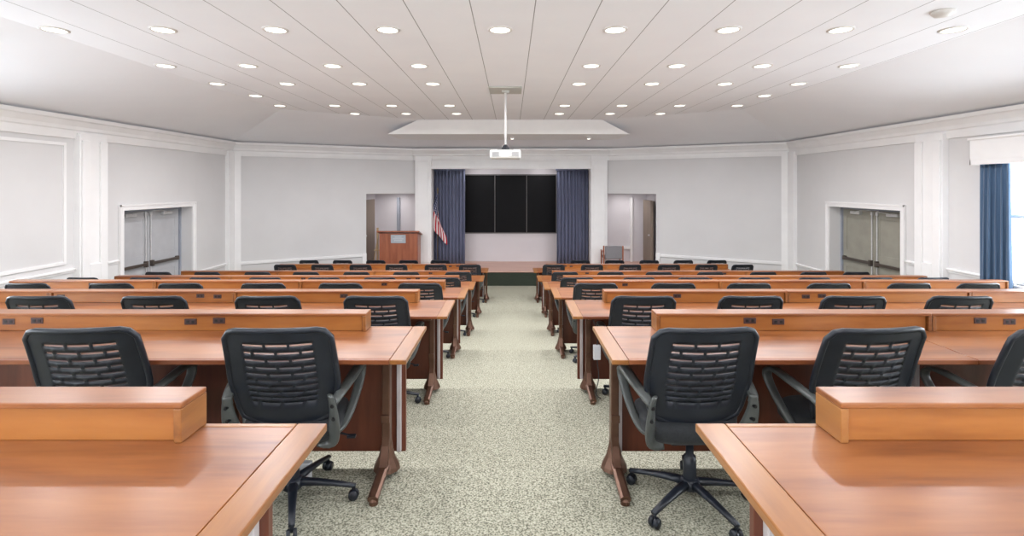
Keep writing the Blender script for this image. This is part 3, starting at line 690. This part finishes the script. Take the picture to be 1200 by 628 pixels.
def make_desk(side, k, j, xa, xb, far, ztop, aisle_end, n):
    """desk between |x| xa..xb; local origin at floor under its centre"""
    fl = ztop-0.75; cx = side*(xa+xb)/2; h = (xb-xa)/2 - 0.003; cy = far-0.31
    where = ('at the aisle end' if j == 0 else 'at the wall end' if j == n-1 and k > 2 else '%s from the aisle' % ORD[j+1])
    lab = 'cherry wood desk %s of aisle, %s row from camera, %s' % (SIDE[side], NEAR[k], where)
    t = thing('desk', lab, 'desk', (cx, cy, fl), 0, '%s-hand desks' % SIDE[side])
    inner = -side                       # direction of the aisle in local x
    b0 = 0.085
    # tabletop field and side bands, front edge strip
    xi = -side*(-h); 
    fa, fb = (-h + (b0 if inner < 0 and aisle_end else 0), h - (b0 if inner > 0 and aisle_end else 0))
    bm = nb(); box(bm, fa, fb, -0.285, 0.285, 0.724, 0.75, 0.0015); obj('tabletop', bm, M['top'], t)
    if aisle_end:
        a, b = (-h, -h+b0-0.0006) if inner < 0 else (h-b0+0.0006, h)
        bm = nb(); box(bm, a, b, -0.31, 0.31, 0.726, 0.75, 0.004); obj('side_band', bm, M['band'], t)
    for (p, q) in ((-0.31, -0.2855), (0.2855, 0.31)):
        bm = nb(); box(bm, fa, fb, p, q, 0.726, 0.75, 0.004); obj('edge_strip', bm, M['edge'] if p < 0 else M['band'], t)
    # modesty panel
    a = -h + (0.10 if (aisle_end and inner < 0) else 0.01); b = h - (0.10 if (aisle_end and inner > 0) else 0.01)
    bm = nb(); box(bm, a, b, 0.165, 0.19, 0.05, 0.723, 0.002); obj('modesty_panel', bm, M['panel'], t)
    bm = nb(); sx = (a+0.035) if inner < 0 else (b-0.035); box(bm, sx-0.012, sx+0.012, 0.135, 0.166, 0.06, 0.722, 0.003); obj('cable_channel', bm, M['strip'], t)
    chx = sorted(CH[k][1 if side < 0 else 2]) if k else []
    for s in (-1, 1):
        if s == inner and j == 0:
            ax = xa + 0.18                                   # aisle leg, tucked beside the first chair
            if chx: ax = max(xa + 0.04, min(ax, chx[0] - (0.345 if k == 1 else 0.37)))
        else:
            ax = (xa if s == inner else xb) + (0.18 if s == inner else -0.18)
            if chx:                                          # stand the leg in the gap between two chairs
                gaps = [(p+q)/2 for p, q in zip(chx, chx[1:])] + [chx[-1]+0.45, chx[-1]+0.9, chx[-1]+1.3]
                gaps = [g for g in gaps if xa+0.04 < g < xb-0.04] or [ax]
                ax = min(gaps, key=lambda g: abs(g-ax))
        lx = side*ax - cx
        bm = nb(); box(bm, lx-0.022, lx+0.022, -0.005, 0.055, 0.10, 0.70, 0.006); box(bm, lx-0.03, lx+0.03, -0.22, 0.16, 0.692, 0.724, 0.003)
        box(bm, lx-0.024, lx+0.024, -0.020, -0.005, 0.30, 0.34, 0.003)
        lg = obj('leg', bm, M['leg'], t)
        bm = nb()
        # flared foot: broad gusset under the column and a curved toe each way
        prism(bm, [(lx-0.02, -0.08, 0.055), (lx-0.02, 0.12, 0.055), (lx-0.02, 0.065, 0.17), (lx-0.02, 0.05, 0.24), (lx-0.02, 0.0, 0.24), (lx-0.02, -0.015, 0.17)], (0.04, 0, 0))
        lathe(bm, [(0.075, 0.03), (0.07, 0.05), (0.045, 0.10), (0.028, 0.17), (0.022, 0.20)], 12, (lx, 0.025))
        pts = spline([(lx, -0.27, 0.03), (lx, -0.18, 0.045), (lx, -0.05, 0.065), (lx, 0.06, 0.065), (lx, 0.13, 0.03)], 4)
        sweep(bm, pts, 0.028, 0.018, n=8)
        lathe(bm, [(0.024, 0.0), (0.024, 0.02), (0.012, 0.035)], 12, (lx, -0.255)); lathe(bm, [(0.024, 0.0), (0.024, 0.02), (0.012, 0.035)], 12, (lx, 0.115))
        obj('foot', bm, M['leg'], lg)
    return t
def make_riser(side, k, j, xa, xb, far, ztop, n, outs, first_, last_):
    cx = side*(xa+xb)/2; h = (xb-xa)/2 - 0.002; D = 0.115; H = 0.106
    where = ('at the aisle end' if j == 0 else 'at the wall end' if j == n-1 and k > 2 else '%s from the aisle' % ORD[j+1])
    lab = 'low wooden riser on the %s desk row, %s of aisle, %s' % (NEAR[k], SIDE[side], where)
    t = thing('desk_riser', lab, 'desk riser', (cx, far-D/2, ztop+0.0005), 0, '%s-hand desk risers' % SIDE[side])
    y0 = -D/2; y1 = D/2
    bm = nb(); box(bm, -h+0.026, h-0.026, y0+0.016, y1-0.004, 0.0, H-0.015, 0.0015); obj('riser_body', bm, M['riser'], t)
    bm = nb(); box(bm, -h, h, y0, y1, H-0.016, H, 0.004); obj('lid', bm, M['band'] if False else M['top'], t)
    for s in (-1, 1):
        a, b = sorted((s*h, s*(h-0.021))); bm = nb(); box(bm, a, b, y0, y1, 0, H-0.016, 0.0025); obj('end_cap', bm, M['band'], t)
    for (x, dz) in outs:
        lx = side*x - cx
        if abs(lx) > h-0.08: continue
        bm = nb(); box(bm, lx-0.037, lx+0.037, y0+0.011, y0+0.017, 0.042-dz, 0.078-dz, 0.003); o_ = obj('power_outlet', bm, M['outlet'], t)
        bm = nb()
        for q in (-0.016, 0.016): box(bm, lx+q-0.009, lx+q+0.009, y0+0.009, y0+0.012, 0.051-dz, 0.069-dz, 0.002)
        obj('socket', bm, M['socket'], o_)
    return t
OUT = {(1, -1): [1.75, 1.92, 2.84, 3.01], (1, 1): [1.43, 1.60, 2.81, 2.985],
       (2, -1): [1.56, 2.74, 2.90, 4.2], (2, 1): [1.55, 2.75, 2.90, 4.3],
       (3, -1): [1.66, 2.35, 4.20, 5.32, 5.49], (3, 1): [1.32, 1.49, 4.15, 5.05, 5.12, 5.2],
       (4, -1): [1.55, 1.70, 3.45], (4, 1): [2.0, 3.3, 4.2, 5.05, 5.20],
       (5, -1): [1.7, 4.5], (5, 1): [1.6, 4.5], (6, -1): [1.34, 1.52, 3.1], (6, 1): [1.35, 1.5, 3.2]}
NU_ = [1, 2, 3, 3, 3, 3, 3]
for k, (far, hb, al, ar, el, er) in enumerate(ROWS):
    ztop = CZ - hb
    for side, a0, e0 in ((-1, al, el), (1, ar, er)):
        n = NU_[k]; step = (e0-a0)/n
        for j in range(n): make_desk(side, k, j, a0+j*step, a0+(j+1)*step, far, ztop, j == 0, n)
        r0 = 0.865 if k else 0.87
        if k == 1 and side < 0: n = 1
        step = (e0-r0)/n
        o_ = [(x, 0.006 if i % 2 else 0.0) for i, x in enumerate(OUT.get((k, side), []))]
        for j in range(n): make_riser(side, k, j, r0+j*step, r0+(j+1)*step-0.0, far-0.002, ztop, n, o_, j == 0, j == n-1)

# ------------------------------------------------------------------ office chair
def back_pt(u, v):
    hw = lerp(0.205, 0.258, min(1, v/0.45)**0.7) if v < 0.45 else lerp(0.258, 0.247, (v-0.45)/0.55)
    if v < 0.12: hw *= 1-0.28*((0.12-v)/0.12)**2
    if v > 0.94: hw -= 0.022*((v-0.94)/0.06)**2
    z = 0.435 + 0.505*v - 0.022*(1-u*u)*math.sin(PI*min(1, v*0.95))*0.9 + 0.012*(1-u*u)*max(0, v-0.9)*4
    y = -0.085 - 0.155*v + 0.035*(u*u) + 0.015*math.sin(PI*v)
    return Vector((hw*u, y, z))
def make_chair():
    t = thing('office_chair', '', 'office chair')
    # slotted back shell
    NC = 40; us = [-1 + 2*i/NC for i in range(NC+1)]
    rows = []; v = 0.0; nrow = 10; top = 0.885; pitch0 = 0.078; spans = []
    vt = top
    for r in range(nrow):
        hgt = lerp(0.026, 0.011, r/(nrow-1)); spans.append((vt-hgt, vt)); vt -= lerp(0.076, 0.056, r/(nrow-1))
    spans = spans[::-1]; vs_ = [0.0, 0.04, 0.09, 0.14, 0.18]
    kinds = [None]*4
    seq = []
    for i, (a, b) in enumerate(spans):
        vs_ += [a, b]; kinds += [None, i]
    vs_ += [0.92, 0.96, 0.985, 1.0]; kinds += [None]*4
    vs_ = sorted(set(vs_)); 
    bm = nb(); G = [[bm.verts.new(back_pt(u, vv)) for u in us] for vv in vs_]
    slot_edges = {round(a, 5): i for i, (a, b) in enumerate(spans)}
    for j in range(len(vs_)-1):
        si = slot_edges.get(round(vs_[j], 5))
        for i in range(NC):
            if si is not None and 7 <= i < 33:
                off = 0 if si % 2 else 5
                if (i-7+off) % 9 != 8: continue
            bm.faces.new([G[j][i], G[j][i+1], G[j+1][i+1], G[j+1][i]])
    o = obj('backrest', bm, M['black'], t, True); solid(o, 0.008).modifiers['solidify'].offset = 0
    # thin mesh behind the slots
    bm = nb(); G = [[bm.verts.new(back_pt(u*0.68, 0.22+0.68*j/8)+Vector((0, 0.008, 0))) for u in [-1+i/6 for i in range(13)]] for j in range(9)]
    for j in range(8):
        for i in range(12): bm.faces.new([G[j][i], G[j][i+1], G[j+1][i+1], G[j+1][i]])
    obj('back_mesh', bm, M['meshfab'], o, True)
    # frame round the shell
    pts = [back_pt(-1, q/12) for q in range(1, 12)] + [back_pt(-1+0.06, 0.985)] + [back_pt(-1+2*q/12, 1.0) for q in range(1, 12)] + [back_pt(1-0.06, 0.985)] + \
          [back_pt(1, 1-q/12) for q in range(1, 12)] + [back_pt(1-2*q/10, 0.0) for q in range(1, 10)]
    bm = nb(); sweep(bm, pts, 0.014, 0.014, n=8, up=(0, 1, 0), closed=True, power=2.3); obj('back_frame', bm, M['black'], t, True)
    # seat cushion with waterfall front
    bm = nb(); n = 32; rings = []
    for (s, z) in ((0.72, 0.335), (0.90, 0.345), (0.99, 0.375), (1.0, 0.41), (0.97, 0.432), (0.88, 0.447), (0.5, 0.450), (0.05, 0.446)):
        ring = []
        for i in range(n):
            th = 2*PI*i/n; c, s_ = math.cos(th), math.sin(th)
            x = 0.245*s*math.copysign(abs(c)**0.55, c); y = 0.085+0.21*s*math.copysign(abs(s_)**0.6, s_)
            ring.append(bm.verts.new((x, y, z - (0.02*max(0, (y-0.2)/0.15)**2))))
        rings.append(ring)
    for A, B in zip(rings, rings[1:]):
        for i in range(n): bm.faces.new([A[i], A[(i+1) % n], B[(i+1) % n], B[i]])
    bm.faces.new(rings[0][::-1]); bm.faces.new(rings[-1]); obj('seat', bm, M['blackfab'], t, True)
    # under-seat shell and mechanism
    bm = nb(); box(bm, -0.11, 0.11, -0.04, 0.20, 0.305, 0.345, 0.012)
    obj('tilt_mechanism', bm, M['black'], t, True)
    bm = nb(); sweep(bm, spline([(0.10, 0.10, 0.325), (0.20, 0.08, 0.315), (0.27, 0.07, 0.30)], 3), 0.006, 0.006, n=6, up=(0, 1, 0)); box(bm, 0.255, 0.30, 0.055, 0.085, 0.29, 0.304, 0.004); obj('tilt_lever', bm, M['black'], t)
    # arms: closed loops rising forward from the lower back
    for s in (-1, 1):
        ctrl = [(s*0.245, -0.150, 0.565), (s*0.266, -0.125, 0.592), (s*0.290, 0.00, 0.625), (s*0.298, 0.11, 0.642), (s*0.298, 0.185, 0.630), (s*0.294, 0.205, 0.58),
                (s*0.284, 0.15, 0.50), (s*0.262, 0.07, 0.41), (s*0.225, 0.03, 0.355), (s*0.15, 0.02, 0.34)]
        pts = spline(ctrl, 4); k = len(pts); ws = []; hs = []
        for i in range(k):
            f = i/(k-1); ws.append(lerp(0.020, 0.030, min(1, f*4)) if f < 0.5 else lerp(0.028, 0.016, (f-0.5)*2)); hs.append(0.011)
        bm = nb(); sweep(bm, pts, ws, hs, n=8)
        # broad plate that bolts to the back frame and runs down under the seat
        pl_ = spline([(s*0.240, -0.178, 0.615), (s*0.248, -0.162, 0.56), (s*0.248, -0.140, 0.49), (s*0.238, -0.105, 0.41), (s*0.21, -0.06, 0.345), (s*0.15, -0.02, 0.325)], 4)
        n_ = len(pl_); sweep(bm, pl_, [lerp(0.018, 0.040, min(1, i/(n_*0.5))) for i in range(n_)], 0.009, n=8, up=(0.75, -0.6*s, 0.1))
        ar = obj('armrest', bm, M['arm'], t, True)
        for (y, z) in ((-0.158, 0.56), (-0.140, 0.49)): obj('bolt', cyl(nb(), (s*0.246, y, z), (s*0.250, y-0.022, z), 0.009, n=10), M['bolt'], ar)
    # gas lift, star base, casters
    bm = nb(); lathe(bm, [(0.032, 0.07), (0.034, 0.10), (0.032, 0.20), (0.030, 0.24), (0.020, 0.245), (0.019, 0.31)], 16); obj('gas_lift', bm, M['black'], t, True)
    bm = nb(); lathe(bm, [(0.045, 0.075), (0.052, 0.085), (0.050, 0.115), (0.038, 0.13)], 16)
    for q in range(5):
        a = q*2*PI/5 + 0.02; c, s_ = math.cos(a), math.sin(a)
        pts = [Vector((c*r, s_*r, z)) for r, z in ((0.03, 0.105), (0.12, 0.10), (0.22, 0.088), (0.315, 0.072))]
        sweep(bm, pts, [0.026, 0.022, 0.018, 0.015], [0.020, 0.016, 0.012, 0.010], n=8, up=(-s_, c, 0))
    obj('star_base', bm, M['black'], t, True)
    for q in range(5):
        a = q*2*PI/5 + 0.02; c, s_ = math.cos(a), math.sin(a); p = Vector((c*0.305, s_*0.305, 0.027)); ax = Vector((-s_, c, 0))
        bm = nb()
        for d in (-1, 1): cyl(bm, p+ax*d*0.006, p+ax*d*0.023, 0.027, 0.022, n=14)
        cyl(bm, p+Vector((0, 0, 0.012)), p+Vector((0, 0, 0.055)), 0.010, n=8); obj('caster', bm, M['black'], t, True)
    return t
chair = make_chair(); used = False
rnd = random.Random(4)
for k in range(1, 8):
    d, left, right = CH[k]
    for side, xs_ in ((-1, left), (1, right)):
        for j, x in enumerate(xs_):
            c = copy_tree(chair) if used else chair; used = True
            base = d + 0.235
            rz = rnd.uniform(-0.035, 0.035)
            if k == 1: rz = {(-1, 0): 0.05, (-1, 1): 0.08, (1, 0): 0.05, (1, 1): 0.10, (1, 2): 0.12}[(side, j)]
            dx = 0.235*math.sin(rz)
            c.location = (side*x - dx, base, FLOOR[k] if k < 7 else 0.0); c.rotation_euler = (0, 0, rz)
            seat = 'seat nearest the aisle' if j == 0 else '%s seat from the aisle' % ORD[j+1]
            if k < 7: c['label'] = 'black office chair, %s block, %s chair row from camera, %s' % (SIDE[side], NEAR[k-1], seat)
            else: c['label'] = 'black office chair, %s block, farthest row below stage, %s' % (SIDE[side], seat)
            c['group'] = 'black office chairs, %s block' % SIDE[side]

# ------------------------------------------------------------------ small things under the desks
t = thing('power_box', 'pale cable box hanging by the aisle leg under the third right desk', 'power box', (0.72, 4.30, FLOOR[2]+0.38))
bm = nb(); box(bm, -0.03, 0.03, -0.02, 0.02, 0.0, 0.12, 0.006); obj('box_body', bm, M['box'], t)
bm = nb(); sweep(bm, spline([(0.0, 0, 0.115), (0.01, 0.0, 0.22), (-0.03, 0.02, 0.33)], 5), 0.004, 0.004, n=6, up=(0, 1, 0)); obj('cable', bm, M['cable'], t, True)
bm = nb(); sweep(bm, spline([(0.0, 0, 0.005), (0.015, 0.0, -0.15), (0.0, 0.04, -0.30), (0.05, 0.10, -0.372)], 5), 0.004, 0.004, n=6, up=(0, 1, 0)); obj('cable', bm, M['cable'], t, True)
t = thing('floor_box', 'small white floor box behind the base of the nearest left chair', 'floor box', (-1.13, 2.79, FLOOR[1]))
bm = nb(); box(bm, -0.04, 0.04, -0.02, 0.02, 0.0, 0.115, 0.005); obj('box_body', bm, M['box'], t)
bm = nb(); box(bm, -0.03, 0.03, -0.0235, -0.0205, 0.03, 0.085, 0.001); obj('box_cover', bm, M['strip'], t)
